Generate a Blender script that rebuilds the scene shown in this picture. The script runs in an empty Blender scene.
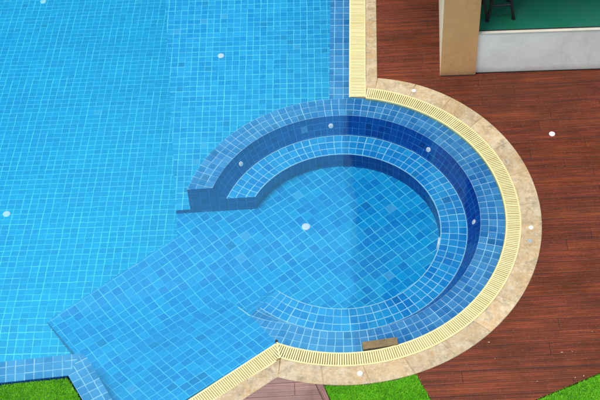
import bpy, bmesh, math, random
from mathutils import Vector, Matrix
from mathutils.geometry import tessellate_polygon
random.seed(7)
sc = bpy.context.scene
COL = sc.collection
PI = math.pi
R_ = math.radians

# ------------------------------------------------------------------ camera
H = 11.757
F_PX = 1400.0
PITCH, ROLL = 0.8830169, -0.0620019
c_, s_ = math.cos(PITCH), math.sin(PITCH)
fwd = Vector((0, c_, -s_)); up0 = Vector((0, s_, c_)); rt0 = Vector((1, 0, 0))
rt = rt0 * math.cos(ROLL) + up0 * math.sin(ROLL)
upv = -rt0 * math.sin(ROLL) + up0 * math.cos(ROLL)
cd = bpy.data.cameras.new('camera'); cam = bpy.data.objects.new('camera', cd); COL.objects.link(cam)
M3 = Matrix((rt, upv, -fwd)).transposed()
cam.matrix_world = Matrix.Translation((0, 0, H)) @ M3.to_4x4()
cd.sensor_width = 36; cd.lens = 36 * F_PX / 600; cd.clip_end = 2000
sc.camera = cam

CX, CY = 0.4383, 9.4077          # centre of the round spa pool

# ------------------------------------------------------------------ material helpers
def newmat(name):
    m = bpy.data.materials.new(name); m.use_nodes = True
    nt = m.node_tree; nt.nodes.clear()
    out = nt.nodes.new('ShaderNodeOutputMaterial')
    return m, nt, out
class N:
    def __init__(s, nt): s.nt = nt
    def n(s, t, **k):
        x = s.nt.nodes.new('ShaderNode' + t)
        for a, b in k.items():
            setattr(x, a, b)
        return x
    def l(s, a, b): s.nt.links.new(a, b)
    def inp(s, sock, v):
        if hasattr(v, 'is_output') or hasattr(v, 'links'): s.l(v, sock)
        else: sock.default_value = v
    def math(s, op, a, b=None, c=None, clamp=False):
        x = s.n('Math', operation=op); x.use_clamp = clamp
        s.inp(x.inputs[0], a)
        if b is not None: s.inp(x.inputs[1], b)
        if c is not None: s.inp(x.inputs[2], c)
        return x.outputs[0]
    def vmath(s, op, a, b=None):
        x = s.n('VectorMath', operation=op); s.inp(x.inputs[0], a)
        if b is not None: s.inp(x.inputs[1], b)
        return x.outputs[0]
    def noise(s, vec, scale, detail=3, rough=0.55, dist=0, color=False):
        x = s.n('TexNoise'); s.l(vec, x.inputs['Vector'])
        x.inputs['Scale'].default_value = scale; x.inputs['Detail'].default_value = detail
        x.inputs['Roughness'].default_value = rough; x.inputs['Distortion'].default_value = dist
        return x.outputs['Color' if color else 'Fac']
    def ramp(s, fac, stops):
        x = s.n('ValToRGB'); s.inp(x.inputs[0], fac)
        e = x.color_ramp.elements
        while len(e) < len(stops): e.new(0.5)
        for el, (p, c) in zip(e, stops):
            el.position = p; el.color = c if len(c) == 4 else (*c, 1)
        return x.outputs[0]
    def mix(s, fac, a, b, bt='MIX'):
        x = s.n('Mix', data_type='RGBA', blend_type=bt)
        s.inp(x.inputs[0], fac)
        s.inp(x.inputs[6], a if not isinstance(a, tuple) else (*a, 1)[:4])
        s.inp(x.inputs[7], b if not isinstance(b, tuple) else (*b, 1)[:4])
        return x.outputs[2]
    def mapr(s, v, a, b, c=0, d=1):
        x = s.n('MapRange'); s.inp(x.inputs[0], v)
        for i, q in enumerate((a, b, c, d)): x.inputs[i + 1].default_value = q
        return x.outputs[0]
    def bsdf(s, out, color, rough=0.5, spec=0.5, normal=None, coat=0, coat_rough=0.1):
        b = s.n('BsdfPrincipled')
        s.inp(b.inputs['Base Color'], color if not isinstance(color, tuple) else (*color, 1)[:4])
        s.inp(b.inputs['Roughness'], rough)
        b.inputs['Specular IOR Level'].default_value = spec
        b.inputs['Coat Weight'].default_value = coat
        b.inputs['Coat Roughness'].default_value = coat_rough
        if normal is not None: s.l(normal, b.inputs['Normal'])
        s.l(b.outputs[0], out.inputs['Surface'])
        return b
    def bump(s, h, strength=0.3, dist=0.01):
        x = s.n('Bump'); x.inputs['Strength'].default_value = strength; x.inputs['Distance'].default_value = dist
        s.l(h, x.inputs['Height']); return x.outputs[0]
def pos(h):
    g = h.n('NewGeometry'); return g.outputs['Position']

# ---- pool mosaic: UVs are counted in tiles
def tile_mat(name, dark, light, grout, wob=0.05, gw=0.055, contrast=1.0, odd=0.06, glaze=0.0):
    m, nt, out = newmat(name); h = N(nt)
    uv = h.n('UVMap').outputs[0]
    P = pos(h)
    # hand laid rows: slight wander of the joints
    w = h.noise(P, 4.0, 2, 0.6, color=True)
    w = h.vmath('SUBTRACT', w, (0.5, 0.5, 0.5))
    w2 = h.noise(P, 13.0, 1, 0.6, color=True)
    w2 = h.vmath('SUBTRACT', w2, (0.5, 0.5, 0.5))
    sca = h.n('VectorMath', operation='SCALE'); h.l(w, sca.inputs[0]); sca.inputs['Scale'].default_value = wob * 2.4
    scb = h.n('VectorMath', operation='SCALE'); h.l(w2, scb.inputs[0]); scb.inputs['Scale'].default_value = wob * 1.3
    v = h.vmath('ADD', h.vmath('ADD', uv, sca.outputs[0]), scb.outputs[0])
    v = h.vmath('ADD', h.vmath('MULTIPLY', v, (1, 1, 0)), (0, 0, 5.5))
    sep = h.n('SeparateXYZ'); h.l(v, sep.inputs[0])
    fu = h.math('FRACT', sep.outputs[0]); fv = h.math('FRACT', sep.outputs[1])
    eu = h.math('MINIMUM', fu, h.math('SUBTRACT', 1.0, fu))
    ev = h.math('MINIMUM', fv, h.math('SUBTRACT', 1.0, fv))
    # each joint line has its own width/brightness that changes along it
    cu = h.math('FLOOR', h.math('ADD', sep.outputs[0], 0.5)); cv = h.math('FLOOR', h.math('ADD', sep.outputs[1], 0.5))
    fl = h.vmath('FLOOR', v)
    def linemask(e, key, other, seed):
        cmb = h.n('CombineXYZ'); h.l(key, cmb.inputs[0])
        h.l(h.math('FLOOR', h.math('MULTIPLY', other, 0.23)), cmb.inputs[1]); cmb.inputs[2].default_value = seed
        wn = h.n('TexWhiteNoise', noise_dimensions='3D'); h.l(cmb.outputs[0], wn.inputs[0])
        cmb2 = h.n('CombineXYZ'); h.l(key, cmb2.inputs[0])
        h.l(h.math('FLOOR', other), cmb2.inputs[1]); cmb2.inputs[2].default_value = seed + 3
        wn2 = h.n('TexWhiteNoise', noise_dimensions='3D'); h.l(cmb2.outputs[0], wn2.inputs[0])
        tot = h.math('ADD', h.math('MULTIPLY', wn.outputs[0], 0.6), h.math('MULTIPLY', wn2.outputs[0], 0.4))
        s = h.mapr(tot, 0.1, 0.9, 0.25, 1.0)
        k = h.math('MULTIPLY', h.math('SUBTRACT', 1.0, h.math('DIVIDE', e, gw)), 3.0, clamp=True)
        return h.math('MULTIPLY', k, s)
    gm = h.math('MAXIMUM', linemask(eu, cu, sep.outputs[1], 1.5), linemask(ev, cv, sep.outputs[0], 8.5))
    wn = h.n('TexWhiteNoise', noise_dimensions='3D'); h.l(fl, wn.inputs[0])
    val = h.mapr(wn.outputs[0], 0.0, 1.0, 0.5 - 0.5 * contrast, 0.5 + 0.5 * contrast)
    base = h.mix(val, dark, light)
    # a few odd pale and odd deep tiles
    vs = h.vmath('ADD', fl, (31.7, 12.1, 4.0))
    wn3 = h.n('TexWhiteNoise', noise_dimensions='3D'); h.l(vs, wn3.inputs[0])
    deep = h.math('LESS_THAN', wn3.outputs[0], odd)
    pale = h.math('GREATER_THAN', wn3.outputs[0], 1 - odd * 0.45)
    base = h.mix(h.math('MULTIPLY', deep, 0.5), base, tuple(x * 0.62 for x in dark))
    base = h.mix(h.math('MULTIPLY', pale, 0.4), base, (0.16, 0.5, 0.72))
    # glaze mottling
    mot = h.noise(P, 38.0, 3, 0.65)
    base = h.mix(0.35, base, h.ramp(mot, [(0.25, (0.55, 0.55, 0.55)), (0.75, (1.3, 1.3, 1.3))]), 'MULTIPLY')
    big = h.noise(P, 1.3, 3, 0.6)
    base = h.mix(0.35, base, h.ramp(big, [(0.3, (0.75, 0.8, 0.85)), (0.7, (1.15, 1.12, 1.05))]), 'MULTIPLY')
    colr = h.mix(gm, base, grout)
    hgt = h.math('SUBTRACT', 1.0, gm)
    bs = h.bsdf(out, colr, 0.3, 0.35, h.bump(hgt, 0.25, 0.003), glaze, 0.12)
    bs.inputs['Coat IOR'].default_value = 3.0
    return m

GR = (0.42, 0.74, 0.80)
M = {}
M['floor_tile'] = tile_mat('pool floor mosaic', (0.0005, 0.36, 0.66), (0.001, 0.45, 0.74), (0.20, 0.92, 0.98), 0.08, 0.054, 0.9, 0.003)
M['shelf_tile'] = tile_mat('shelf mosaic', (0.002, 0.31, 0.62), (0.02, 0.43, 0.72), (0.22, 0.84, 0.92), 0.055, 0.056, 1.0, 0.02)
M['spa_tile'] = tile_mat('spa floor mosaic', (0.0005, 0.22, 0.58), (0.003, 0.37, 0.70), (0.14, 0.72, 0.88), 0.08, 0.048, 0.9, 0.02)
M['ledge_tile'] = tile_mat('ledge mosaic', (0.02, 0.17, 0.47), (0.10, 0.33, 0.62), (0.62, 0.86, 0.92), 0.035, 0.047, 0.8, 0.015, 0.8)
M['seat_tile'] = tile_mat('seat mosaic', (0.003, 0.21, 0.58), (0.02, 0.38, 0.72), (0.50, 0.86, 0.94), 0.035, 0.05, 0.9, 0.02)
M['riser_tile'] = tile_mat('riser mosaic', (0.001, 0.032, 0.28), (0.002, 0.07, 0.38), (0.03, 0.28, 0.60), 0.03, 0.045, 0.9, 0.02)  # shade on the upright faces is put into this darker blue
def water_mat():
    m, nt, out = newmat('pool water'); h = N(nt)
    P = pos(h)
    n1 = h.noise(P, 2.0, 1, 0.4, 0.3); n2 = h.noise(P, 6.0, 0, 0.5)
    hh = h.math('ADD', h.math('MULTIPLY', n1, 1.0), h.math('MULTIPLY', n2, 0.10))
    nb = h.bump(hh, 0.22, 0.02)
    fr = h.n('Fresnel'); fr.inputs['IOR'].default_value = 2.35; h.l(nb, fr.inputs['Normal'])
    g = h.n('BsdfGlossy'); g.inputs['Roughness'].default_value = 0.05; g.inputs['Color'].default_value = (0.24, 0.88, 1.0, 1); h.l(nb, g.inputs['Normal'])
    t = h.n('BsdfTransparent')
    mx = h.n('MixShader'); h.l(fr.outputs[0], mx.inputs[0]); h.l(t.outputs[0], mx.inputs[1]); h.l(g.outputs[0], mx.inputs[2])
    h.l(mx.outputs[0], out.inputs['Surface'])
    va = h.n('VolumeAbsorption'); va.inputs['Color'].default_value = (0.1, 0.95, 1.0, 1); va.inputs['Density'].default_value = 0.18
    h.l(va.outputs[0], out.inputs['Volume'])
    return m
M['water'] = water_mat()

def stone_mat():
    m, nt, out = newmat('travertine'); h = N(nt); P = pos(h)
    a = h.noise(P, 7.0, 6, 0.65, 0.8); b = h.noise(P, 30.0, 4, 0.6)
    geo = h.n('NewGeometry')
    rnd = geo.outputs['Random Per Island']
    base = h.ramp(a, [(0.28, (0.38, 0.27, 0.15)), (0.45, (0.54, 0.41, 0.25)), (0.60, (0.62, 0.50, 0.33)), (0.8, (0.68, 0.60, 0.44))])
    fine = h.noise(P, 85.0, 4, 0.7)
    base = h.mix(1.0, base, h.ramp(fine, [(0.3, (0.82, 0.80, 0.78)), (0.7, (1.12, 1.12, 1.12))]), 'MULTIPLY')
    o = h.noise(P, 2.6, 5, 0.7, 0.5)
    base = h.mix(h.mapr(o, 0.46, 0.66, 0, 0.75), base, (0.55, 0.33, 0.14))
    g = h.noise(P, 9.0, 5, 0.7, 0.4)
    base = h.mix(h.mapr(g, 0.52, 0.66, 0, 0.7), base, (0.28, 0.24, 0.17))
    base = h.mix(h.mapr(b, 0.50, 0.72, 0, 0.5), base, (0.70, 0.65, 0.54))
    base = h.mix(1.0, base, (0.88, 0.87, 0.86, 1), 'MULTIPLY')
    base = h.mix(1.0, base, h.ramp(rnd, [(0.0, (0.86, 0.85, 0.83)), (1.0, (1.1, 1.08, 1.05))]), 'MULTIPLY')
    h.bsdf(out, base, 0.42, 0.5, h.bump(b, 0.15, 0.004))
    return m
M['stone'] = stone_mat()

def simple(name, col, rough=0.5, spec=0.5, nscale=8.0, namp=0.12, bump=0.05, coat=0):
    m, nt, out = newmat(name); h = N(nt); P = pos(h)
    a = h.noise(P, nscale, 5, 0.6)
    c = h.mix(1.0, (*col, 1), h.ramp(a, [(0.25, (1 - namp,) * 3), (0.75, (1 + namp,) * 3)]), 'MULTIPLY')
    h.bsdf(out, c, rough, spec, h.bump(h.noise(P, nscale * 8, 3), bump, 0.004), coat)
    return m
M['grate'] = simple('cream gutter plastic', (0.80, 0.66, 0.33), 0.45, 0.4, 5, 0.08)
def grate_mat():
    m, nt, out = newmat('cream gutter grate'); h = N(nt); P = pos(h)
    a = h.noise(P, 3.0, 4, 0.6); b = h.noise(P, 40.0, 4, 0.7); rnd = h.n('NewGeometry').outputs['Random Per Island']
    c = h.mix(h.mapr(a, 0.4, 0.7, 0, 0.6), (0.82, 0.66, 0.32, 1), (0.74, 0.63, 0.38, 1))
    c = h.mix(1.0, c, h.ramp(rnd, [(0, (0.86, 0.85, 0.82)), (1, (1.06, 1.06, 1.06))]), 'MULTIPLY')
    c = h.mix(h.mapr(b, 0.55, 0.75, 0, 0.5), c, (0.45, 0.33, 0.15, 1))
    h.bsdf(out, c, 0.45, 0.4)
    return m
M['grate'] = grate_mat()
M['channel'] = simple('gutter channel', (0.45, 0.34, 0.16), 0.7, 0.3, 6, 0.25)
M['mortar'] = simple('joint mortar', (0.30, 0.23, 0.15), 0.9, 0.2, 20, 0.2)
def plaster(name, col, dark_tone):
    m, nt, out = newmat(name); h = N(nt); P = pos(h)
    a = h.noise(P, 3.5, 5, 0.65, 0.4); b = h.noise(P, 60.0, 4, 0.6)
    c = h.mix(1.0, (*col, 1), h.ramp(a, [(0.3, (0.88, 0.88, 0.88)), (0.7, (1.06, 1.06, 1.06))]), 'MULTIPLY')
    # darker tone close to the floor, ragged upper border
    sp = h.n('SeparateXYZ'); h.l(P, sp.inputs[0])
    z = h.math('ADD', sp.outputs[2], h.math('MULTIPLY', h.noise(P, 14.0, 5, 0.7), -0.10))
    c = h.mix(h.mapr(z, -0.03, 0.05, 0.55, 0.0), c, (*dark_tone, 1))
    st = h.n('CombineXYZ'); h.l(h.math('MULTIPLY', sp.outputs[0], 18.0), st.inputs[0]); h.l(h.math('MULTIPLY', sp.outputs[2], 1.5), st.inputs[1])
    streak = h.noise(st.outputs[0], 1.0, 4, 0.6)
    c = h.mix(h.mapr(streak, 0.58, 0.75, 0, 0.18), c, (*dark_tone, 1))
    h.bsdf(out, c, 0.8, 0.3, h.bump(b, 0.35, 0.004))
    return m
M['ochre'] = plaster('ochre render', (0.72, 0.37, 0.15), (0.30, 0.16, 0.07))
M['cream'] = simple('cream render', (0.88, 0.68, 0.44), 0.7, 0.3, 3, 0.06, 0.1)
M['white'] = plaster('white render', (0.95, 0.90, 0.80), (0.42, 0.36, 0.30))
M['rim'] = simple('painted rim', (0.66, 0.60, 0.50), 0.6, 0.3, 9, 0.1)
M['black'] = simple('flat black', (0.02, 0.022, 0.02), 0.6, 0.4, 12, 0.2)
M['metal'] = simple('black painted metal', (0.008, 0.007, 0.007), 0.5, 0.5, 15, 0.2)
M['fitting'] = simple('white fitting', (0.82, 0.82, 0.80), 0.35, 0.5, 20, 0.05)
M['fitshade'] = simple('fitting grille', (0.68, 0.70, 0.72), 0.5, 0.4, 20, 0.1)
M['greycap'] = simple('grey cap', (0.33, 0.36, 0.36), 0.5, 0.4, 25, 0.2)
M['board'] = simple('wet brown board', (0.17, 0.115, 0.05), 0.55, 0.4, 22, 0.35, 0.3)
M['joint'] = simple('pale tile joint', (0.42, 0.76, 0.86), 0.5, 0.3, 20, 0.2)
M['soil'] = simple('ground soil', (0.10, 0.08, 0.05), 0.95, 0.2, 3, 0.3)
M['concrete'] = simple('concrete', (0.35, 0.34, 0.32), 0.8, 0.3, 4, 0.15)
M['glass'] = simple('dark window glass', (0.015, 0.025, 0.03), 0.08, 0.6, 1, 0.05, 0.0)
M['petal'] = simple('dry petal', (0.62, 0.50, 0.36), 0.7, 0.3, 60, 0.2)
M['seat'] = simple('stool seat', (0.05, 0.03, 0.02), 0.5, 0.4, 20, 0.2)

def carpet_mat():
    m, nt, out = newmat('green carpet'); h = N(nt); P = pos(h)
    a = h.noise(P, 2.6, 5, 0.6, 0.5); b = h.noise(P, 90.0, 2)
    c = h.ramp(a, [(0.3, (0.002, 0.13, 0.07)), (0.5, (0.004, 0.145, 0.09)), (0.62, (0.012, 0.14, 0.095)), (0.78, (0.03, 0.15, 0.11))])
    h.bsdf(out, c, 0.55, 0.4, h.bump(b, 0.2, 0.004))
    return m
M['carpet'] = carpet_mat()

def wood_mat(name, tones, rot, pitch=0.142, rough=0.42, spec=0.5, grey=0.0):
    m, nt, out = newmat(name); h = N(nt)
    mp = h.n('Mapping'); h.l(pos(h), mp.inputs['Vector']); mp.inputs['Rotation'].default_value = (0, 0, -rot)
    sep = h.n('SeparateXYZ'); h.l(mp.outputs[0], sep.inputs[0])
    v = h.math('DIVIDE', sep.outputs[1], pitch)
    row = h.math('FLOOR', v); fv = h.math('FRACT', v)
    wn = h.n('TexWhiteNoise', noise_dimensions='1D'); h.l(row, wn.inputs['W'])
    # staggered board ends
    u = h.math('ADD', h.math('DIVIDE', sep.outputs[0], 2.3), h.math('MULTIPLY', wn.outputs[0], 7.3))
    cu = h.math('FLOOR', u); fu = h.math('FRACT', u)
    cmb = h.n('CombineXYZ'); h.l(cu, cmb.inputs[0]); h.l(row, cmb.inputs[1])
    wn2 = h.n('TexWhiteNoise', noise_dimensions='3D'); h.l(cmb.outputs[0], wn2.inputs[0])
    base = h.ramp(wn2.outputs[0], [(i / (len(tones) - 1), t) for i, t in enumerate(tones)])
    # grain: long streaks, shifted per board
    st = h.n('CombineXYZ'); h.l(h.math('MULTIPLY', sep.outputs[0], 1.6), st.inputs[0])
    h.l(h.math('MULTIPLY', sep.outputs[1], 46.0), st.inputs[1]); h.l(h.math('MULTIPLY', row, 3.7), st.inputs[2])
    gr = h.noise(st.outputs[0], 1.0, 7, 0.75, 0.4)
    base = h.mix(1.0, base, h.ramp(gr, [(0.28, (0.30, 0.26, 0.28)), (0.5, (0.95, 0.95, 0.95)), (0.72, (2.0, 1.75, 1.6))]), 'MULTIPLY')
    # broad tonal bands that cross board borders a little
    st2 = h.n('CombineXYZ'); h.l(h.math('MULTIPLY', sep.outputs[0], 0.9), st2.inputs[0]); h.l(h.math('MULTIPLY', sep.outputs[1], 15.0), st2.inputs[1])
    gb = h.noise(st2.outputs[0], 1.0, 4, 0.6, 0.3)
    base = h.mix(0.6, base, h.ramp(gb, [(0.3, (0.52, 0.46, 0.50)), (0.52, (1, 1, 1)), (0.70, (1.45, 1.45, 1.2))]), 'MULTIPLY')
    rib = h.math('ABSOLUTE', h.math('SUBTRACT', h.math('FRACT', h.math('MULTIPLY', v, 6.0)), 0.5))
    ribm = h.mapr(rib, 0.30, 0.5, 0, 0.5)
    base = h.mix(ribm, base, (0.040, 0.010, 0.008))
    a = h.noise(mp.outputs[0], 2.3, 6, 0.7, 0.6)
    base = h.mix(0.65, base, h.ramp(a, [(0.3, (0.58, 0.55, 0.6)), (0.5, (1, 1, 1)), (0.72, (1.35, 1.3, 1.25))]), 'MULTIPLY')
    b = h.noise(pos(h), 42.0, 5, 0.8)
    base = h.mix(h.mapr(b, 0.54, 0.72, 0, 0.55), base, (0.24, 0.12, 0.09))
    d = h.noise(pos(h), 12.0, 5, 0.75)
    base = h.mix(h.mapr(d, 0.58, 0.75, 0, 0.5), base, (0.05, 0.022, 0.022))
    if grey: base = h.mix(grey, base, (0.30, 0.19, 0.18))
    ev = h.math('MINIMUM', fv, h.math('SUBTRACT', 1.0, fv))
    eu = h.math('MULTIPLY', h.math('MINIMUM', fu, h.math('SUBTRACT', 1.0, fu)), 2.3 / pitch)
    e = h.math('MINIMUM', ev, eu)
    gap = h.mapr(e, 0.012, 0.04, 1, 0)
    base = h.mix(h.math('MULTIPLY', gap, 0.6), base, (0.012, 0.006, 0.006))
    # screw heads
    hh = h.math('SUBTRACT', h.math('SUBTRACT', h.math('MULTIPLY', gr, 0.25), gap), h.math('MULTIPLY', ribm, 0.5))
    wet = h.noise(pos(h), 1.1, 5, 0.7, 0.5)
    base = h.mix(h.mapr(wet, 0.45, 0.62, 0, 0.35), base, (0.075, 0.026, 0.014))
    rg = h.mapr(wet, 0.40, 0.62, rough + 0.12, rough - 0.18)
    h.bsdf(out, base, rg, spec, h.bump(hh, 0.5, 0.004), 0.0)
    return m
M['wood'] = wood_mat('red brown decking', [(0.12, 0.023, 0.009), (0.135, 0.026, 0.008), (0.15, 0.031, 0.009), (0.125, 0.024, 0.011), (0.155, 0.034, 0.010)], R_(-1.0), 0.142, 0.5, 0.25)
M['greywood'] = wood_mat('sky-sheen decking', [(0.19, 0.085, 0.065), (0.23, 0.11, 0.085), (0.21, 0.095, 0.075)], R_(-0.5), 0.15, 0.45, 0.5, 0.35)  # same wood as the deck, reflected sky put into the greyer base
M['edgewood'] = wood_mat('edge board', [(0.20, 0.08, 0.08), (0.24, 0.10, 0.10)], R_(-69), 0.4, 0.45, 0.5, 0.25)

def grass_mat(name, cols, spec=0.3):
    m, nt, out = newmat(name); h = N(nt); P = pos(h)
    a = h.noise(P, 14.0, 4, 0.6); rnd = h.n('NewGeometry').outputs['Random Per Island']
    pt = h.noise(P, 3.2, 4, 0.65)
    f = h.math('ADD', h.math('ADD', h.math('MULTIPLY', a, 0.35), h.math('MULTIPLY', rnd, 0.4)), h.mapr(pt, 0.3, 0.7, -0.05, 0.33))
    h.bsdf(out, h.ramp(f, [(0.15, cols[0]), (0.5, cols[1]), (0.85, cols[2])]), 0.55, spec)
    return m
M['grass'] = grass_mat('grass blades', [(0.08, 0.36, 0.008), (0.16, 0.56, 0.010), (0.30, 0.70, 0.03)])
M['turf'] = grass_mat('turf soil', [(0.03, 0.11, 0.01), (0.045, 0.16, 0.012), (0.06, 0.19, 0.015)])

# ------------------------------------------------------------------ mesh helpers
def link(name, bm, mat, parent=None, smooth=False):
    me = bpy.data.meshes.new(name); bm.to_mesh(me); bm.free()
    if smooth:
        for p in me.polygons: p.use_smooth = True
    mats = mat if isinstance(mat, (list, tuple)) else [mat]
    for m_ in mats: me.materials.append(M[m_] if isinstance(m_, str) else m_)
    o = bpy.data.objects.new(name, me); COL.objects.link(o)
    if parent is not None: o.parent = parent
    return o
def tag(o, label=None, cat=None, group=None, kind=None):
    if label: o['label'] = label
    if cat: o['category'] = cat
    if group: o['group'] = group
    if kind: o['kind'] = kind
    return o
def thing(name, label, cat, loc=(0, 0, 0), group=None):
    o = bpy.data.objects.new(name, None); COL.objects.link(o); o.location = loc; o.empty_display_size = 0.1
    return tag(o, label, cat, group)
def box(bm, c, size, rot=0.0, mi=0):
    m = Matrix.Translation(c) @ Matrix.Rotation(rot, 4, 'Z') @ Matrix.Diagonal((*size, 1))
    r = bmesh.ops.create_cube(bm, size=1, matrix=m)
    for v in r['verts']:
        for f in v.link_faces: f.material_index = mi
    return r['verts']
def tube(bm, a, b, ra, rb=None, seg=10):
    rb = ra if rb is None else rb
    a = Vector(a); b = Vector(b); d = b - a
    q = Vector((0, 0, 1)).rotation_difference(d.normalized()).to_matrix().to_4x4()
    bmesh.ops.create_cone(bm, cap_ends=True, segments=seg, radius1=ra, radius2=rb, depth=d.length,
                          matrix=Matrix.Translation((a + b) / 2) @ q)
def area(poly):
    return sum(poly[i][0] * poly[(i + 1) % len(poly)][1] - poly[(i + 1) % len(poly)][0] * poly[i][1] for i in range(len(poly))) / 2
def slab(bm, poly, ztop, zbot, rot=0.0, tile=0.1, bottom=False, top_mi=0, side_mi=1, ztops=None, origin=(0, 0)):
    """solid with a flat (or gently tilted) top; UVs in tiles"""
    if area(poly) < 0:
        poly = poly[::-1]
        if ztops: ztops = ztops[::-1]
    uvl = bm.loops.layers.uv.verify()
    zt = ztops or [ztop] * len(poly)
    tv = [bm.verts.new((x, y, z)) for (x, y), z in zip(poly, zt)]
    cr, sr = math.cos(-rot), math.sin(-rot)
    for tri in tessellate_polygon([[Vector((x, y, 0)) for x, y in poly]]):
        try: f = bm.faces.new([tv[i] for i in tri])
        except ValueError: continue
        f.material_index = top_mi
        f.normal_update()
        if f.normal.z < 0: f.normal_flip()
        for lp in f.loops:
            x, y = lp.vert.co.x - origin[0], lp.vert.co.y - origin[1]
            lp[uvl].uv = ((x * cr - y * sr) / tile, (x * sr + y * cr) / tile)
    if zbot is not None:
        s = 0.0; n = len(poly)
        for i in range(n):
            a, b = poly[i], poly[(i + 1) % n]; L = math.hypot(b[0] - a[0], b[1] - a[1])
            za, zb = zt[i], zt[(i + 1) % n]
            q = [bm.verts.new(p) for p in ((a[0], a[1], zbot), (b[0], b[1], zbot), (b[0], b[1], zb), (a[0], a[1], za))]
            f = bm.faces.new(q); f.material_index = side_mi
            for lp, uv in zip(f.loops, ((s, zbot), (s + L, zbot), (s + L, zb), (s, za))):
                lp[uvl].uv = (uv[0] / tile, uv[1] / tile)
            s += L
        if bottom:
            bv = [bm.verts.new((x, y, zbot)) for x, y in poly]
            for tri in tessellate_polygon([[Vector((x, y, 0)) for x, y in poly]]):
                try:
                    f = bm.faces.new([bv[i] for i in tri]); f.normal_update()
                    if f.normal.z > 0: f.normal_flip()
                except ValueError: pass
def arc(R, a0, a1, n=64):
    return [(CX + R * math.cos(R_(a0 + (a1 - a0) * i / n)), CY + R * math.sin(R_(a0 + (a1 - a0) * i / n))) for i in range(n + 1)]
def ring_strip(bm, prof, starts, end, n=220, tile=0.1, mis=None, ref=1.5, cols=None):
    """swept profile [(R,z)...] round the spa; starts = start angle per profile point"""
    uvl = bm.loops.layers.uv.verify()
    grid = []
    for (Rr, z), a0 in zip(prof, starts):
        grid.append([bm.verts.new((CX + Rr * math.cos(R_(a0 + (end - a0) * i / n)), CY + Rr * math.sin(R_(a0 + (end - a0) * i / n)), z)) for i in range(n + 1)])
    tt = 0.0
    for k in range(len(prof) - 1):
        L = math.hypot(prof[k][0] - prof[k + 1][0], prof[k][1] - prof[k + 1][1])
        rows = cols[k] if cols else L / tile
        for i in range(n):
            a = grid[k][i]; b = grid[k][i + 1]; c = grid[k + 1][i + 1]; d = grid[k + 1][i]
            f = bm.faces.new((a, b, c, d)); f.material_index = mis[k] if mis else 0
            f.normal_update()
            def ang(kk, ii): return -R_(starts[kk] + (end - starts[kk]) * ii / n) * ref / tile
            uvs = ((ang(k, i), tt), (ang(k, i + 1), tt), (ang(k + 1, i + 1), tt + rows), (ang(k + 1, i), tt + rows))
            for lp, uv in zip(f.loops, uvs): lp[uvl].uv = uv
        tt += rows if not cols else math.ceil(rows)
    return grid

def disc(bm, c, r, h, seg=28, normal=(0, 0, 1), bevel=0.004):
    q = Vector((0, 0, 1)).rotation_difference(Vector(normal).normalized()).to_matrix().to_4x4()
    Mx = Matrix.Translation(c) @ q
    prof = [(0, h), (r * 0.55, h), (r - bevel, h * 0.92), (r, h * 0.6), (r, -0.01)]
    rings = []
    for rr, z in prof:
        if rr == 0: rings.append([bm.verts.new(Mx @ Vector((0, 0, z)))]); continue
        rings.append([bm.verts.new(Mx @ Vector((rr * math.cos(2 * PI * i / seg), rr * math.sin(2 * PI * i / seg), z))) for i in range(seg)])
    for i in range(seg): bm.faces.new((rings[0][0], rings[1][i], rings[1][(i + 1) % seg]))
    for a, b in zip(rings[1:], rings[2:]):
        for i in range(seg): bm.faces.new((a[i], b[i], b[(i + 1) % seg], a[(i + 1) % seg]))

def rp(R, a, z): return (CX + R * math.cos(R_(a)), CY + R * math.sin(R_(a)), z)
def line_int(p, a, q, b):
    """intersection of p+t(dir a deg) and q+s(dir b deg)"""
    ax, ay = math.cos(R_(a)), math.sin(R_(a)); bx, by = math.cos(R_(b)), math.sin(R_(b))
    t = ((q[0] - p[0]) * by - (q[1] - p[1]) * bx) / (ax * by - ay * bx)
    return (p[0] + ax * t, p[1] + ay * t)
def off(p, a, d): return (p[0] + d * math.cos(R_(a)), p[1] + d * math.sin(R_(a)))

# ------------------------------------------------------------------ plan geometry (metres)
DG = 34.2                      # diagonal direction of the platform
YD = 85.8                      # direction of the straight gutter
Z_MAIN, Z_SHELF, Z_SPA, Z_SEAT, Z_LEDGE, Z_WATER = -0.60, -0.37, -0.43, -0.22, -0.022, -0.006
corner = (-0.319, 7.83)        # inner corner of the gutter by the step
# gutter top: inner line through (0.638,11.15); outer (0.838,11.117)
GT0, GT1, GT2 = (0.638, 11.15), (0.836, 11.117), (0.986, 11.409)
FARY = 17.0
far_in = off(GT0, YD, 7.0); far_out = off(GT1, YD, 7.0); far_st = off((0.986, 11.409), YD, 6.7)
a_in = math.degrees(math.atan2(corner[1] - CY, corner[0] - CX))       # about -115.6
gs_far = off(corner, DG + 180, 5.0)                                    # gutter S runs off frame
gs_out0 = (-0.297, 7.622); st_out0 = (-0.321, 7.427)
gs_out_far = off(gs_out0, DG + 180, 5.0); st_out_far = off(st_out0, DG + 180, 5.0)
# platform corner and bottom left ledge
P1 = (-2.786, 8.649); P2 = (-2.438, 8.13)
L_in0 = (-3.108, 7.816); L_in1 = (-2.30, 7.858)      # ledge one inner edge
L_out0 = (-3.082, 7.566); L_out1 = (-2.408, 7.599)


W_S = line_int(corner, DG, (-2.243, 7.824), -61.8)     # where the lower gutter meets the turning ledge
OUTD = -62.0
E_S = line_int(st_out0, DG, L_out1, OUTD)              # the same for the stone's outer edge
E_G = line_int(gs_out0, DG, L_out1, OUTD)
def dist(a, b): return math.hypot(a[0] - b[0], a[1] - b[1])
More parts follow.
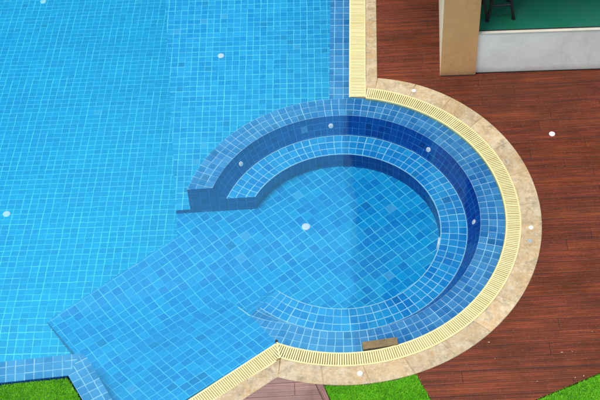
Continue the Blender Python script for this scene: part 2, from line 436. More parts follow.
# ------------------------------------------------------------------ the swimming pool
pool = thing('swimming_pool', 'blue mosaic swimming pool with a round spa bay and sunken bench', 'pool', (CX, CY, 0))
def part(name, bm, mat, **k):
    o = link(name, bm, mat, pool, **k); o.matrix_parent_inverse = pool.matrix_world.inverted(); 
    o.location = (-CX, -CY, 0) ; return o
# parent inverse handled simply: children carry world coordinates minus the parent's location
def part(name, bm, mat, smooth=False, parent=None):
    par = parent or pool
    bmesh.ops.translate(bm, verts=bm.verts, vec=-Vector(par.location))
    return link(name, bm, mat, par, smooth)

# main floor
bm = bmesh.new()
YK = 8.7                                # the deep floor falls away beyond this line
def kz(y): return Z_MAIN - 0.2 * max(0.0, y - YK)
mp_ = [(-9, YK), (-9, 18), off((-1.40, 9.93), 92.7, 8.3), (-1.40, 9.93), (-1.1, 9.3), (-1.27, YK)]
slab(bm, mp_, Z_MAIN, None, R_(-2.5), 0.0915, ztops=[kz(y_) for x_, y_ in mp_])
slab(bm, [(-9, 5.2), (-9, YK), (-1.27, YK), (-1.6, 7.4), (-1.6, 5.2)], Z_MAIN, None, R_(-2.5), 0.0915)
part('pool_floor', bm, ['floor_tile'])
# raised shelf beside the straight gutter
bm = bmesh.new()
sh = [(-1.393, 9.925), off((-1.393, 9.925), 92.7, 8.2), off((0.9, 11.15), YD, 7.2), (0.9, 11.15)] + arc(1.6, 75, 161, 50)
slab(bm, sh, Z_SHELF, -2.4, R_(-2.5), 0.0835)
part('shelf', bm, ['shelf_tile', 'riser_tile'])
# diagonal platform and spa floor (one level, cut by circle of the spa)
bm = bmesh.new()
Pn = line_int(P1, DG, (-1.393, 9.93), 92.7)
pl = [P1, Pn, (-1.393, 9.93), (-0.9, 9.95)] + arc(1.25, 150, -120, 60) + [off(corner, -90, 0.05), off(W_S, -90, 0.1), (-2.30, 7.80), P2]
zt = [Z_SPA] * len(pl); zt[0] = -0.545
slab(bm, pl, Z_SPA, -1.2, R_(DG), 0.1, ztops=zt)
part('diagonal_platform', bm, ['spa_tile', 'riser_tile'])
# raised step along the lower gutter
bm = bmesh.new()
s0 = (-0.84, 8.718)
OE = rp(1.49, -133.5, 0)[:2]
sw = line_int(off(s0, DG + 180, 0.1), DG, (-2.243, 7.824), -61.8)
stp = [s0, OE, off(corner, 180, 0.0), off(W_S, 180, 0.10), off(sw, 180, 0.10)]
slab(bm, stp, 0, -0.47, R_(DG), 0.1, ztops=[-0.432, Z_SEAT, Z_LEDGE, Z_LEDGE - 0.01, -0.432])
# bright edge tiles along the raised end of the ramp
e0 = (s0[0] + (OE[0] - s0[0]) * 0.5, s0[1] + (OE[1] - s0[1]) * 0.5)
step = part('entry_ramp', bm, ['spa_tile', 'spa_tile'])
bm = bmesh.new()
zz0 = (-0.432 + Z_SEAT) / 2 + 0.003
uvl = bm.loops.layers.uv.verify()
vs_ = [bm.verts.new(q) for q in ((e0[0], e0[1], zz0), (OE[0], OE[1], Z_SEAT + 0.003), (OE[0] - 0.010, OE[1] - 0.006, Z_SEAT + 0.003), (e0[0] - 0.010, e0[1] - 0.006, zz0))]
bm.faces.new(vs_)
part('ramp_edge_trim', bm, ['joint'])

# spa seat and ledge. start angle so that the left end is cut along a straight line
def sa(R, y=9.926): return 180 - math.degrees(math.asin((y - CY) / R))
bm = bmesh.new()
prof = [(1.36, Z_SEAT), (1.065, Z_SEAT), (1.065, -0.45)]
ring_strip(bm, prof, [sa(r) for r, z in prof], -133.5, mis=[0, 1], cols=[3, 2.4], ref=1.23, tile=0.088)
uvl = bm.loops.layers.uv.verify()
# end faces of the seat
def endface(bm, pts, mi):
    f = bm.faces.new([bm.verts.new(p) for p in pts]); f.material_index = mi
    for lp in f.loops: lp[uvl].uv = (lp.vert.co.x / 0.1, lp.vert.co.z / 0.1)
def ep(R, z): a = sa(R); return (CX + R * math.cos(R_(a)), CY + R * math.sin(R_(a)), z)
endface(bm, [ep(1.36, -0.45), ep(1.065, -0.45), ep(1.065, Z_SEAT), ep(1.36, Z_SEAT)], 1)
def rp(R, a, z): return (CX + R * math.cos(R_(a)), CY + R * math.sin(R_(a)), z)
endface(bm, [rp(1.36, -133.5, -0.45), rp(1.065, -133.5, -0.45), rp(1.065, -133.5, Z_SEAT), rp(1.36, -133.5, Z_SEAT)], 0)
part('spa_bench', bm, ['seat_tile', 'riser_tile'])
bm = bmesh.new()
prof = [(1.75, -0.45), (1.75, Z_LEDGE), (1.485, Z_LEDGE), (1.355, Z_SEAT)]
ENDL = a_in
ring_strip(bm, prof, [sa(1.75)] * 2 + [sa(1.485), sa(1.355)], ENDL, mis=[1, 0, 1], cols=[4, 3, 3.2], ref=1.6, tile=0.084)
uvl = bm.loops.layers.uv.verify()
endface(bm, [ep(1.75, -0.45), ep(1.355, -0.45), ep(1.355, Z_SEAT), ep(1.485, Z_LEDGE), ep(1.75, Z_LEDGE)], 1)
def quad(pts, mi, planar=False):
    f = bm.faces.new([bm.verts.new(p) for p in pts]); f.material_index = mi; f.normal_update()
    if f.normal.z < 0: f.normal_flip()
    for lp in f.loops:
        X, Y = lp.vert.co.x, lp.vert.co.y
        if planar:
            lp[uvl].uv = ((X * math.cos(R_(DG)) + Y * math.sin(R_(DG))) / 0.1, (-X * math.sin(R_(DG)) + Y * math.cos(R_(DG))) / 0.1)
        else:
            lp[uvl].uv = (-math.atan2(Y - CY, X - CX) * 1.6 / 0.084, 4 + (1.75 - math.hypot(X - CX, Y - CY)) / 0.0883)
KN = 10
def kpt(k):
    a_ = ENDL + (-133.5 - ENDL) * k; z_ = Z_LEDGE + (Z_SEAT - Z_LEDGE) * k
    return (corner[0] + (OE[0] - corner[0]) * k, corner[1] + (OE[1] - corner[1]) * k, z_), rp(1.485, a_, z_), rp(1.355, a_, Z_SEAT)
for q_ in range(KN):
    (o0, i0, w0), (o1, i1, w1) = kpt(q_ / KN), kpt((q_ + 1) / KN)
    quad([o0, i0, i1, o1], 0); quad([i0, w0, w1, i1], 0)
# seat end slopes down into the entry floor
quad([rp(1.065, -133.5, Z_SEAT), rp(1.49, -133.5, Z_SEAT), rp(1.46, -139.0, -0.32), rp(1.10, -143, -0.431)], 2, True)
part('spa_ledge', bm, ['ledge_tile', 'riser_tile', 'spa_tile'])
# thin pale edge tiles on the seat's outer border
for Rr, z, nm in ((1.352, Z_SEAT + 0.003, 'seat_edge_trim'), (1.072, Z_SEAT + 0.003, 'seat_edge_trim')):
    bm = bmesh.new()
    ring_strip(bm, [(Rr + 0.0035, z), (Rr - 0.0035, z)], [sa(Rr), sa(Rr)], -133)
    part(nm, bm, ['joint'])
# ledge next to the straight gutter
bm = bmesh.new()
q0 = (0.405, 11.10)
slab(bm, [off(q0, 86.0, 7.0), q0, (0.42, 11.0), (0.85, 11.0), GT1, far_out], Z_LEDGE - 0.002, -0.62, R_(-4), 0.105)
part('gutter_ledge', bm, ['ledge_tile', 'riser_tile'])
# lower left ledges
bm = bmesh.new()
slab(bm, [off(L_in0, 183, 6), L_in1, L_out1, off(L_out0, 183, 6)], Z_LEDGE + 0.004, -0.62, R_(3), 0.094)
part('overflow_ledge', bm, ['ledge_tile', 'riser_tile'])
bm = bmesh.new()
slab(bm, [L_in1, (-2.243, 7.824), W_S, line_int(corner, DG, L_out1, OUTD), L_out1], Z_LEDGE + 0.004, -0.62, R_(-61.8), 0.094, origin=L_out1, side_mi=0)
part('overflow_ledge', bm, ['ledge_tile', 'riser_tile'])
# outer shell far away (never a hole behind the tiles)
bm = bmesh.new()
slab(bm, [(-9, 5.2), (-9, 18), (-9.2, 18), (-9.2, 5.2)], -0.01, -2.6, 0)
slab(bm, [(-9, 18), (0.8, 18), (0.8, 18.2), (-9, 18.2)], -0.01, -2.6, 0)
part('pool_wall', bm, ['ledge_tile', 'riser_tile'])

# ------------------------------------------------------------------ water
bm = bmesh.new()
wp = [far_in, GT0]
a_top = math.degrees(math.atan2(GT0[1] - CY, GT0[0] - CX))
wp = [off(GT0, YD, 6.8), GT0] + arc(1.752, a_top, a_in, 120)[1:-1] + [corner, line_int(corner, DG, L_out1, OUTD), L_out1, off(L_out0, 183, 5.9), (-8.95, 17.9)]
slab(bm, wp, Z_WATER, -2.6, bottom=True, side_mi=0)
bmesh.ops.remove_doubles(bm, verts=bm.verts, dist=1e-5)
bmesh.ops.recalc_face_normals(bm, faces=bm.faces)
w = link('water', bm, 'water'); tag(w, kind='structure')

# ------------------------------------------------------------------ gutter grates
PITCH_S = 0.0235
def slat(bm, c, L, wd, th, ang):
    box(bm, c, (L, wd, th), ang)
def grate(name, label, group='cream gutter grates round the water'):
    return thing(name, label, 'drain grate', (CX, CY, 0), group)
# curved
MA, MB = corner, (-0.299, 7.64)
def mside(p): return (MB[0] - MA[0]) * (p[1] - MA[1]) - (MB[1] - MA[1]) * (p[0] - MA[0])
def trim(p, q, keep):
    """shorten segment p-q so it stays on one side of the mitre line"""
    a_, b_ = mside(p) * keep, mside(q) * keep
    if a_ >= 0 and b_ >= 0: return p, q
    if a_ < 0 and b_ < 0: return None
    t_ = a_ / (a_ - b_); m_ = (p[0] + (q[0] - p[0]) * t_, p[1] + (q[1] - p[1]) * t_)
    return (p, m_) if a_ >= 0 else (m_, q)
g = grate('gutter_grate', 'cream curved slatted grate sweeping round the round spa bay')
bm = bmesh.new(); a0, a1 = 77.2, a_in + 0.5
n = int(abs(R_(a1 - a0)) * 1.83 / PITCH_S)
for i in range(n):
    a = a0 + (a1 - a0) * (i + 0.5) / n
    rr = 1.834; wd = 0.0142
    sg = trim(rp(1.760, a, 0)[:2], rp(1.908, a, 0)[:2], 1)
    if sg is None or dist(*sg) < 0.012: continue
    x, y = (sg[0][0] + sg[1][0]) / 2, (sg[0][1] + sg[1][1]) / 2
    slat(bm, (x, y, 0.002 + random.uniform(-.0012, .0012)), dist(*sg), wd, 0.014, R_(a) + random.uniform(-.006, .006))
part('slats', bm, 'grate', parent=g)
bm = bmesh.new()
for (r0, r1, ae) in ((1.752, 1.768, a_in + 0.3), (1.898, 1.914, math.degrees(math.atan2(MB[1] - CY, MB[0] - CX)) + 0.4)):
    ring_strip(bm, [(r1, -0.05), (r1, 0.004), (r0, 0.004), (r0, -0.05)], [a0] * 4, ae, n=160)
part('rail', bm, 'grate', parent=g)
bm = bmesh.new(); ring_strip(bm, [(1.92, -0.016), (1.745, -0.016)], [a0, a0], a1, n=120)
part('channel', bm, 'channel', parent=g)
def straight_grate(label, A, B, ang, L, width, side, close=0.0, mitre=False):
    """A = inner start, running direction ang for L, width to `side` degrees"""
    g = grate('gutter_grate', label)
    bm = bmesh.new(); n = int(L / PITCH_S)
    for i in range(n):
        p = off(A, ang, (i + 0.5) * PITCH_S)
        sg = (off(p, side, 0.015), off(p, side, width - 0.015))
        if mitre: sg = trim(sg[0], sg[1], -1)
        if sg is None or dist(*sg) < 0.012: continue
        p = ((sg[0][0] + sg[1][0]) / 2, (sg[0][1] + sg[1][1]) / 2)
        slat(bm, (p[0], p[1], 0.002 + random.uniform(-.001, .001)), dist(*sg), 0.0142 + close, 0.014, R_(side) + random.uniform(-.005, .005))
    part('slats', bm, 'grate', parent=g)
    bm = bmesh.new()
    for d, sk in ((0.009, 0.0), (width - 0.009, 0.115 if mitre else 0.0)):
        p = off(off(A, ang, (L + sk) / 2), side, d); box(bm, (p[0], p[1], -0.022), (L - sk, 0.016, 0.052), R_(ang))
    if mitre: box(bm, ((MA[0] + MB[0]) / 2, (MA[1] + MB[1]) / 2, -0.02), (dist(MA, MB), 0.014, 0.052), math.atan2(MB[1] - MA[1], MB[0] - MA[0]))
    part('rail', bm, 'grate', parent=g)
    bm = bmesh.new()
    p0 = off(A, side, 0.0); slab(bm, [A, off(A, ang, L), off(off(A, ang, L), side, width), off(A, side, width)], -0.016, -0.08, side_mi=0)
    part('channel', bm, 'channel', parent=g)
    return g
straight_grate('cream straight grate running away beside the stone edge at the top', GT0, None, YD, 6.6, 0.196, YD - 90, 0.0035)
straight_grate('cream straight grate running to the lower left past the grey decking', off(corner, DG + 180, 0.02), None, DG + 180, dist(corner, W_S) + 0.15, 0.180, DG + 270, mitre=True)
# ------------------------------------------------------------------ stone coping
def RO(a):
    t_ = max(0.0, min(1.0, (a - 50) / 25.0)); return 2.13 - 0.042 * t_ * t_
cop = thing('stone_coping', 'mottled cream and ochre stone coping that follows the gutter grates', 'coping', (CX, CY, 0))
def block(bm, poly, zt=0.006, zb=-0.06):
    # bevelled little slab
    if area(poly) < 0: poly = poly[::-1]
    cx = sum(p[0] for p in poly) / len(poly); cy = sum(p[1] for p in poly) / len(poly)
    ins = []
    n = len(poly)
    for i in range(n):
        a, b, c = Vector(poly[i - 1]), Vector(poly[i]), Vector(poly[(i + 1) % n])
        d1 = (b - a).normalized(); d2 = (c - b).normalized()
        n1 = Vector((-d1.y, d1.x)); n2 = Vector((-d2.y, d2.x)); m = (n1 + n2)
        m = m / max(0.4, m.dot(n1)); ins.append(b + m * 0.004)
    slab(bm, [tuple(p) for p in ins], zt, None)
    vt = [bm.verts.new((p.x, p.y, zt)) for p in ins]; vm = [bm.verts.new((p[0], p[1], zt - 0.004)) for p in poly]; vb = [bm.verts.new((p[0], p[1], zb)) for p in poly]
    for i in range(n):
        j = (i + 1) % n
        bm.faces.new((vm[i], vm[j], vt[j], vt[i])); bm.faces.new((vb[i], vb[j], vm[j], vm[i]))
bm = bmesh.new()
a_s0 = 74.6; a_s1 = math.degrees(math.atan2(st_out0[1] - CY, st_out0[0] - CX)); a_g1 = math.degrees(math.atan2(gs_out0[1] - CY, gs_out0[0] - CX))
nb = 15
for i in range(nb):
    t0, t1 = i / nb, (i + 1) / nb
    k = 10
    o_ = [rp(RO(a_s0 + (a_s1 - a_s0) * (t0 + (t1 - t0) * j / k)), a_s0 + (a_s1 - a_s0) * (t0 + (t1 - t0) * j / k), 0)[:2] for j in range(k + 1)]
    i_ = [rp(1.916, a_s0 + (a_g1 - a_s0) * (t0 + (t1 - t0) * j / k), 0)[:2] for j in range(k + 1)]
    def shrink(lst, g=0.002):
        lst = [Vector(p) for p in lst]
        d = (lst[1] - lst[0]).normalized(); lst[0] = lst[0] + d * g
        d = (lst[-2] - lst[-1]).normalized(); lst[-1] = lst[-1] + d * g
        return [tuple(p) for p in lst]
    block(bm, shrink(o_) + shrink(i_)[::-1])
# upper straight run
top_in = rp(1.916, a_s0, 0)[:2]; top_out = rp(RO(a_s0), a_s0, 0)[:2]
L0 = 0.0
base_in = off(GT1, YD, 0.155); base_out = (0.986, 11.409)
block(bm, [(GT1[0] + 0.002, GT1[1] + 0.145), top_in, top_out, base_out, off(GT1, YD, 0.30)])
for i in range(11):
    a_, b_ = 0.302 + i * 0.6, 0.30 + (i + 1) * 0.6 - 0.001
    block(bm, [off(GT1, YD, a_), off(off(GT1, YD, a_), YD - 90, 0.128), off(off(GT1, YD, b_), YD - 90, 0.128), off(GT1, YD, b_)])
NS = 3; LS = dist(st_out0, E_S) / NS
for i in range(NS):
    a_, b_ = i * LS + 0.001, (i + 1) * LS - 0.001
    if i == 0: block(bm, [gs_out0, st_out0, off(st_out0, DG + 180, b_), off(off(st_out0, DG + 180, b_), DG + 90, 0.187)])
    else: block(bm, [off(off(st_out0, DG + 180, a_), DG + 90, 0.187), off(st_out0, DG + 180, a_), off(st_out0, DG + 180, b_), off(off(st_out0, DG + 180, b_), DG + 90, 0.187)])
part('paving_blocks', bm, 'stone', parent=cop)
bm = bmesh.new()
ring_strip(bm, [(2.128, 0.002), (1.918, 0.002)], [52, 52], a_s1, n=120)
ring_strip(bm, [(2.086, 0.002), (1.918, 0.002)], [a_s0, a_s0], 52, n=20)
slab(bm, [off(GT1, YD, 0.16), off(off(GT1, YD, 0.2), YD - 90, 0.126), off(off(GT1, YD, 6.9), YD - 90, 0.126), off(GT1, YD, 6.9)], 0.002, None)
slab(bm, [off(st_out0, DG + 90, 0.186), st_out0, E_S, off(E_S, DG + 90, 0.186)], 0.002, None)
slab(bm, [off(GT1, 180, 0.03), off(off(GT1, YD, 0.32), 0, 0.0), off(base_out, YD, 0.05), base_out, rp(2.06, 72.5, 0)[:2], rp(1.915, 72.5, 0)[:2]], 0.0015, -0.05, side_mi=0)
part('mortar_bed', bm, 'mortar', parent=cop)

# ------------------------------------------------------------------ decks
def sheet(name, poly, z, mat, zb=-0.03, kind='structure'):
    bm = bmesh.new(); slab(bm, poly, z, zb, side_mi=0)
    return tag(link(name, bm, mat), kind=kind)
gm_r0 = (1.032, 7.36); gm_r1 = off(gm_r0, -69.3, 4.5)        # grass | deck edge
a_gr = math.degrees(math.atan2(gm_r0[1] - CY, gm_r0[0] - CX))
G0 = (2.145, 6.983)
gr_dir = 20.8
dp = [far_st] + [(0.986, 11.409)] + arc(2.126, a_s0, a_gr, 80)[1:] + [off(gm_r0, -69.3, 1.0)]
# meets the right-hand lawn edge
gi = line_int(gm_r0, -69.3, G0, gr_dir)
dp = [far_st, (0.986, 11.409)] + arc(2.126, a_s0, a_gr, 80)[1:] + [gm_r1, off(gm_r1, 0, 0.35), off(line_int(gm_r1, 0, G0, gr_dir), gr_dir, 0.0)]
dp = [far_st, (0.986, 11.409)] + [rp(RO(a_) - 0.004, a_, 0)[:2] for a_ in [a_s0 + (a_gr - a_s0) * i_ / 90 for i_ in range(91)]] + [gm_r0, gi if gi[1] < 7.0 else gm_r1, off(G0, gr_dir, 7.0), (9, 17.5)]
sheet('wooden_deck', dp, 0.0, 'wood')
# lilac grey deck at the bottom
gm_l0 = (0.115, 7.30); gm_l1 = off(gm_l0, -73.9, 4.5)
a_gl = math.degrees(math.atan2(gm_l0[1] - CY, gm_l0[0] - CX))
bd0 = (0.035, 7.317)
a_bd = math.degrees(math.atan2(bd0[1] - CY, bd0[0] - CX))
bd1 = off(bd0, -70.5, 4.5)
arc_l = [rp(2.126, a, 0)[:2] for a in [a_bd + (a_s1 - a_bd) * i / 14 for i in range(15)]]
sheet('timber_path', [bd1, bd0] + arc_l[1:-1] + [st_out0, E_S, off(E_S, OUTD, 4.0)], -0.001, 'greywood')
arc_m = [rp(2.126, a, 0)[:2] for a in [a_gl + (a_bd + 0.12 - a_gl) * i / 4 for i in range(5)]]
sheet('path_edging', [gm_l1, gm_l0] + arc_m[1:] + [off(bd1, 0, 0.006)], 0.003, 'edgewood')

# ------------------------------------------------------------------ lawns
def inside(p, poly):
    c = False; n = len(poly)
    for i in range(n):
        a, b = poly[i], poly[i - 1]
        if (a[1] > p[1]) != (b[1] > p[1]) and p[0] < (b[0] - a[0]) * (p[1] - a[1]) / (b[1] - a[1]) + a[0]: c = not c
    return c
def lawn(name, poly, z, vis, count, lab, hgt=0.022):
    sheet('lawn_soil', poly, z, 'turf', z - 0.1)
    bm = bmesh.new(); rnd = random.Random(len(name) + count)
    x0, x1, y0, y1 = vis; k = 0; tries = 0
    while k < count and tries < count * 6:
        tries += 1
        x, y = rnd.uniform(x0, x1), rnd.uniform(y0, y1)
        if not inside((x + rnd.gauss(0, 0.007), y + rnd.gauss(0, 0.007)), poly): continue
        k += 1
        a = rnd.uniform(0, 2 * PI); hh = hgt * rnd.uniform(0.6, 1.4); wd = rnd.uniform(0.0016, 0.003)
        lx, ly = rnd.gauss(0, 0.011), rnd.gauss(0, 0.011)
        dx, dy = math.cos(a) * wd, math.sin(a) * wd
        bm.faces.new([bm.verts.new(q) for q in ((x - dx, y - dy, z), (x + dx, y + dy, z), (x + lx, y + ly, z + hh))])
    o = link('grass', bm, 'grass'); tag(o, lab, 'grass', kind='stuff')
GZ = -0.015
lp1 = [off(off(L_out0, 183, 6), -90, 0.012), off(L_out1, -150, 0.014), off(E_S, 180, 0.014), off(off(E_S, OUTD, 4.0), 180, 0.014), (-9, 3.0)]
lawn('lawn', lp1, -0.055, (-3.35, -2.15, 6.9, 7.62), 32000, 'bright green clipped grass below the overflow ledge at lower left')
amid = [rp(2.134, a, 0)[:2] for a in [a_gl + 0.3 + (a_gr - 0.3 - a_gl) * i / 20 for i in range(21)]]
lp2 = [off(gm_l1, 0, 0.008)] + amid + [off(gm_r1, 180, 0.008)]
lawn('lawn', lp2, GZ, (0.08, 1.3, 6.75, 7.4), 30000, 'bright green clipped grass between the edging board and the red brown deck')
g_ = 0.008
lp3 = [off(G0, gr_dir - 90, g_), off(off(G0, gr_dir, 6.9), gr_dir - 90, g_), (9, 3), off(gi, -69.3, 3.5) if gi[1] < 7.0 else (1.5, 3), off(gi, -20, 0.02)]
lawn('lawn', lp3, GZ, (1.7, 3.1, 6.6, 7.35), 30000, 'bright green clipped grass beyond the slanting edge of the deck at lower right')
# wide ground round everything
bm = bmesh.new()
for x0, x1, y0, y1 in ((-60, 60, -40, 2.9), (-60, 60, 18.3, 90), (-60, -9.3, 2.9, 18.3), (9.1, 60, 2.9, 18.3)):
    slab(bm, [(x0, y0), (x1, y0), (x1, y1), (x0, y1)], -0.08, None)
slab(bm, [(-9.3, 2.9), (9.1, 2.9), (9.1, 18.3), (-9.3, 18.3)], -2.7, None)
tag(link('ground', bm, 'turf'), kind='structure')

# ------------------------------------------------------------------ building
BR = R_(-2.3)
bld = thing('hotel_building', 'pool house with an ochre pier, white plinth and overhanging upper floor', 'building', (1.718, 11.396, 0))
def brel(dx, dy):   # building axes: dx along facade, dy back
    return (1.718 + dx * math.cos(BR) - dy * math.sin(BR), 11.396 + dx * math.sin(BR) + dy * math.cos(BR))
def bpoly(x0, x1, y0, y1): return [brel(x0, y0), brel(x1, y0), brel(x1, y1), brel(x0, y1)]
def bpart(name, rects, mat, parent=None, side_mi=0):
    bm = bmesh.new()
    for (x0, x1, y0, y1, z0, z1) in rects: slab(bm, bpoly(x0, x1, y0, y1), z1, z0, bottom=True, side_mi=side_mi)
    bmesh.ops.remove_doubles(bm, verts=bm.verts, dist=1e-5)
    p = parent or bld
    base = Vector(bld.location)
    bmesh.ops.translate(bm, verts=bm.verts, vec=-base)
    return link(name, bm, mat, p)
# pier: front face ochre, the rest cream
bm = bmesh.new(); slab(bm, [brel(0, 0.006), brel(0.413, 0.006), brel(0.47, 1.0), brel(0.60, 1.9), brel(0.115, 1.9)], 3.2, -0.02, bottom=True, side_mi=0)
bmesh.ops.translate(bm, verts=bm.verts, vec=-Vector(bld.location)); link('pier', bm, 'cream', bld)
bpart('pier_facing', [(0.003, 0.410, -0.004, 0.008, 0.012, 3.2)], 'ochre')
bpart('pier_base', [(0.002, 0.414, -0.007, 0.03, -0.02, 0.011)], 'black')  # thin black strip along the foot of the pier
bpart('plinth', [(0.4145, 7.2, 0.028, 1.0, -0.02, 0.625)], 'white')
bpart('plinth_foot_strip', [(0.4145, 7.2, 0.020, 0.028, -0.02, 0.012)], 'black')  # thin black strip along the foot of the plinth
bpart('plinth_rim', [(0.4145, 7.2, 0.024, 0.062, 0.6255, 0.637)], 'rim')
bpart('seal', [(0.4145, 7.2, 0.0625, 0.078, 0.6255, 0.640)], 'black')
bpart('back_wall', [(-1.05, 7.2, 4.4, 4.6, -0.02, 3.2)], 'ochre')
for nm_, y0_, z0_, z1_, mt_ in (('soffit', -0.02, 3.2, 3.35, 'concrete'), ('upper_wall', 0.0, 3.351, 7.6, 'ochre')):
    bm = bmesh.new(); slab(bm, [brel(-0.97, y0_), brel(7.2, y0_), brel(7.2, 4.6), brel(-1.06, 4.6)], z1_, z0_, bottom=True, side_mi=0)
    bmesh.ops.translate(bm, verts=bm.verts, vec=-Vector(bld.location)); link(nm_, bm, mt_, bld)
bpart('roof', [(-1.02, 7.35, -0.12, 4.75, 7.601, 7.75)], 'concrete')
for i in range(4):
    w_ = bpart('window', [(-0.7 + i * 2.0, 0.8 + i * 2.0, -0.03, -0.001, 3.6, 7.0)], 'cream')
    bpart('pane', [(-0.64 + i * 2.0, 0.74 + i * 2.0, -0.045, -0.031, 3.66, 6.94)], 'glass', w_)
tag(bpart('terrace_carpet', [(0.4145, 7.2, 0.0785, 4.39, 0.60, 0.632)], 'carpet', None), kind=None)
# terrace slab under carpet
bpart('terrace_slab', [(0.4145, 7.2, 1.001, 4.395, -0.02, 0.5995)], 'concrete')
bpart('terrace_post', [(1.885, 2.05, 0.50, 0.66, 0.6325, 3.199)], 'white')

# bar stool on the terrace
def stool(fa, fb, zf):
    t = thing('bar_stool', 'black metal bar stool with crossed legs on the green terrace floor', 'stool', (fa[0], fa[1], zf))
    A = Vector((0, 0, 0)); B = Vector((fb[0] - fa[0], fb[1] - fa[1], 0)); D = Vector((-0.015, 0.30, 0))
    C = A + D; E = B + D
    def leg(a, b, r=0.017):
        bm = bmesh.new(); tube(bm, a, b, r, r); 
        bmesh.ops.create_cone(bm, cap_ends=True, segments=12, radius1=0.025, radius2=0.02, depth=0.02, matrix=Matrix.Translation((a[0], a[1], 0.01)))
        link('leg', bm, 'metal', t)
    top = 0.70
    leg(A, Vector((0.12, 0.1, top))); leg(B, B + Vector((-0.11, 0.09, top)))
    leg(C, C + Vector((0.12, -0.09, top))); leg(E, E + Vector((-0.11, -0.09, top)))
    bm = bmesh.new()
    def at(a, v, z): return Vector(a) + Vector(v) * (z / top)
    ta, tb, tc, te = (0.12, 0.1, top), (-0.11, 0.09, top), (0.12, -0.09, top), (-0.11, -0.09, top)
    z = 0.20
    tube(bm, at(A, ta, z), at(B, tb, z), 0.014); tube(bm, at(C, tc, z), at(E, te, z), 0.009)
    tube(bm, at(A, ta, z + .03), at(C, tc, z + .03), 0.012); tube(bm, at(B, tb, z + .03), at(E, te, z + .03), 0.008)
    link('footrest', bm, 'metal', t)
    bm = bmesh.new(); tube(bm, A + Vector((0, 0, 0.02)), Vector((-0.09, 0.02, 0.5)), 0.015); tube(bm, Vector((-0.09, 0.02, 0.49)), at(A, ta, 0.62), 0.009)
    link('brace', bm, 'metal', t)
    bm = bmesh.new(); c0 = (A + B + C + E) / 4
    bmesh.ops.create_cone(bm, cap_ends=True, segments=32, radius1=0.17, radius2=0.165, depth=0.04, matrix=Matrix.Translation((c0.x, c0.y, top + 0.02)))
    bmesh.ops.bevel(bm, geom=[e for e in bm.edges if len(e.link_faces) == 2 and abs(e.calc_face_angle(0)) > 1], offset=0.008, segments=3)
    link('seat', bm, 'seat', t)
stool((2.257, 11.607), (2.558, 11.615), 0.633)

# ------------------------------------------------------------------ fittings
def round_fitting(name, label, cat, loc, r, group, normal=(0, 0, 1), ring=True, mat='fitting', h=0.008):
    t = thing(name, label, cat, loc, group)
    bm = bmesh.new(); disc(bm, Vector((0, 0, 0)), r, h, normal=normal); link('cover', bm, mat, t, smooth=True)
    if ring:
        bm = bmesh.new(); disc(bm, Vector(normal).normalized() * (h * 0.75), r * 0.42, h * 0.6, normal=normal, seg=18, bevel=0.002)
        link('nozzle', bm, 'fitshade', t, smooth=True)
    return t
GI = 'round white inlets in the pool floor'
round_fitting('floor_inlet', 'white round inlet in the shelf floor, near the top of the picture', 'pool inlet', (-0.859, 12.326, Z_SHELF), 0.040, GI, ring=False, h=0.012)
round_fitting('floor_inlet', 'white round inlet in the deep floor at the left edge', 'pool inlet', (-3.460, 10.51, kz(10.51)), 0.045, GI, ring=False, h=0.012)
round_fitting('floor_inlet', 'white round inlet in the middle of the spa floor', 'pool inlet', (0.048, 9.621, Z_SPA), 0.048, GI, ring=False, h=0.012)
round_fitting('floor_inlet', 'white round inlet in the deep floor, cut off by the top edge', 'pool inlet', (-3.522, 15.22, kz(15.22)), 0.045, GI, ring=False, h=0.012)
GJ = 'white jets in the curved backrest wall of the spa'
def wall_jet(a, label):
    r0 = 1.42; zz = -0.12
    nrm = Vector((-math.cos(R_(a)) * 0.83, -math.sin(R_(a)) * 0.83, 0.55))
    round_fitting('spa_jet', label, 'spa jet', (CX + r0 * math.cos(R_(a)), CY + r0 * math.sin(R_(a)), zz), 0.029, GJ, normal=nrm, h=0.007)
wall_jet(91.3, 'white jet in the curved blue backrest at the top centre of the bench')
wall_jet(139.2, 'white jet in the curved blue backrest near the open left end of the bench')
wall_jet(42.9, 'white jet in the dark blue backrest at the upper right of the bench')
wall_jet(-4.3, 'white jet in the dark blue backrest at the far right of the bench')
a = -13.0; t = round_fitting('spa_light', 'narrow white spa light set in the low riser on the right of the round floor', 'pool light',
    (CX + 1.068 * math.cos(R_(a)), CY + 1.068 * math.sin(R_(a)), -0.305), 0.078, None, normal=(-math.cos(R_(a)), -math.sin(R_(a)), 0.10), h=0.030, ring=False)
GD = 'small round caps set in the coping and deck'
round_fitting('deck_cap', 'small white round cap in the coping just right of the top straight grate', 'deck cap', (1.393, 11.181, 0.004), 0.024, GD, ring=False, h=0.010)
round_fitting('deck_cap', 'small white domed cap in the coping above the middle lawn', 'deck cap', (0.483, 7.400, 0.004), 0.028, GD, ring=False, h=0.014)
round_fitting('deck_cap', 'small white cap in the coping at the far right of the curve', 'deck cap', (2.427, 9.08, 0.004), 0.025, GD, ring=False, h=0.010)
round_fitting('deck_cap', 'dull grey round cap in the coping beside the white one', 'deck cap', (2.39, 8.908, 0.004), 0.028, GD, ring=False, mat='greycap', h=0.005)
round_fitting('deck_cap', 'pale round cap in the red brown deck below the white plinth', 'deck cap', (2.863, 10.388, 0.001), 0.033, GD, ring=False, h=0.008)

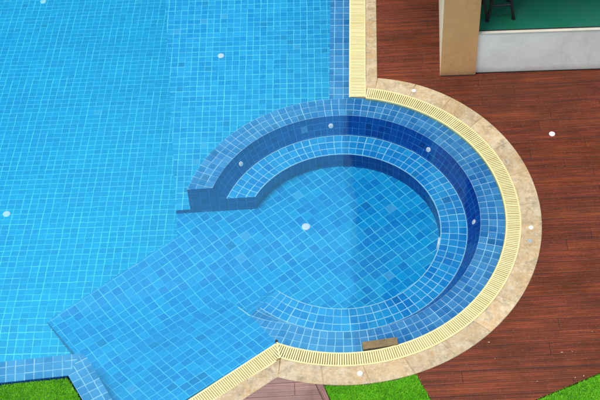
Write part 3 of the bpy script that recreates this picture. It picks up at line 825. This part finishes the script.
# board lying at the gutter
t = thing('skimmer_board', 'short brown board resting in the water against the curved gutter grate', 'board', (0.71, 7.735, -0.02))
bm = bmesh.new(); vs = box(bm, (0, 0, 0.018), (0.355, 0.088, 0.034), R_(5.5))
bmesh.ops.bevel(bm, geom=bm.edges[:], offset=0.004, segments=2)
link('plank', bm, 'board', t)
bm = bmesh.new()
bm.free()
for s in (-1, 1):
    bm = bmesh.new(); box(bm, (s * 0.12, s * 0.0116, -0.006), (0.03, 0.07, 0.012), R_(5.5)); link('foot', bm, 'black', t)
bm = bmesh.new(); box(bm, (0, 0, 0), (0.022, 0.022, 0.02), R_(-40)); bmesh.ops.bevel(bm, geom=bm.edges[:], offset=0.003, segments=1)
o = link('grate_clip', bm, 'black'); o.location = (-0.325, 7.848, 0.0); tag(o, 'tiny dark clip on the point where the two gutter grates meet', 'clip')

# petals and leaf crumbs on the deck
spots = [((1.79, 7.67), 'dry pale petal on the deck touching the coping at lower right'),
         ((1.825, 7.476), 'dry pale petal on the deck just below the coping curve'),
         ((2.49, 7.50), 'left one of two dry petals side by side on the right deck'),
         ((2.592, 7.502), 'right one of two dry petals side by side on the right deck'),
         ((2.195, 7.183), 'dry petal alone on the deck near the tip of the right lawn'),
         ((2.57, 7.20), 'left one of two dry petals at the edge of the right lawn'),
         ((2.657, 7.215), 'right one of two dry petals at the edge of the right lawn'),
         ((2.83, 7.72), 'small pale petal on the deck near the right edge, above the pairs')]
for i, ((x, y), lab) in enumerate(spots):
    rnd = random.Random(i); bm = bmesh.new(); k = 7; r = rnd.uniform(0.005, 0.008)
    top = []; 
    for ring_r, zz in ((0.0, 0.003), (0.6, 0.005), (1.0, 0.008)):
        if ring_r == 0: c0 = bm.verts.new((0, 0, zz)); continue
        top.append([bm.verts.new((ring_r * r * math.cos(2 * PI * j / k) * 1.4, ring_r * r * math.sin(2 * PI * j / k) * rnd.uniform(0.8, 1.1), zz + rnd.uniform(-.002, .002))) for j in range(k)])
    for j in range(k):
        bm.faces.new((c0, top[0][j], top[0][(j + 1) % k])); bm.faces.new((top[0][j], top[1][j], top[1][(j + 1) % k], top[0][(j + 1) % k]))
    r_ = bmesh.ops.solidify(bm, geom=bm.faces[:], thickness=0.001)
    o = link('fallen_petal', bm, 'petal'); o.location = (x, y, 0.001); o.rotation_euler = (0, 0, rnd.uniform(0, 6)); tag(o, lab, 'petal', 'dry petals scattered on the right deck')

# ------------------------------------------------------------------ light
SUN_EL, SUN_AZ = R_(72), R_(-108)         # azimuth from +Y towards +X
sd = Vector((math.cos(SUN_EL) * math.sin(SUN_AZ), math.cos(SUN_EL) * math.cos(SUN_AZ), math.sin(SUN_EL)))
ld = bpy.data.lights.new('sun', 'SUN'); ld.energy = 3.4; ld.angle = R_(24); ld.color = (1, 0.97, 0.91)
lo = bpy.data.objects.new('sun', ld); COL.objects.link(lo); lo.rotation_euler = sd.to_track_quat('Z', 'Y').to_euler()
wd_ = bpy.data.worlds.new('World'); sc.world = wd_; wd_.use_nodes = True
nt = wd_.node_tree; nt.nodes.clear(); h = N(nt)
out = h.n('OutputWorld'); bg = h.n('Background'); sky = h.n('TexSky'); sky.sky_type = 'NISHITA'; sky.sun_disc = False
sky.sun_elevation = SUN_EL; sky.sun_rotation = SUN_AZ
tc = h.n('TexCoord')
cl = h.noise(tc.outputs['Generated'], 2.2, 5, 0.55, 0.3)
sepw = h.n('SeparateXYZ'); h.l(tc.outputs['Generated'], sepw.inputs[0])
hi = h.mapr(sepw.outputs[2], 0.68, 0.86, 0.0, 0.85)          # bright cloud overhead, added to pale the water's reflections; clearer blue lower down
fac = h.math('ADD', h.mapr(cl, 0.42, 0.62, 0.05, 0.30), hi, clamp=True)
colr = h.mix(fac, sky.outputs[0], (8.2, 9.6, 10.6))
h.l(colr, bg.inputs[0]); bg.inputs[1].default_value = 0.12; h.l(bg.outputs[0], out.inputs[0])
sc.view_settings.view_transform = 'Standard'; sc.view_settings.look = 'None'
sc.view_settings.exposure = 0.1; sc.view_settings.gamma = 1.0; sc.view_settings.use_curve_mapping = False
sc.cycles.transparent_max_bounces = 16
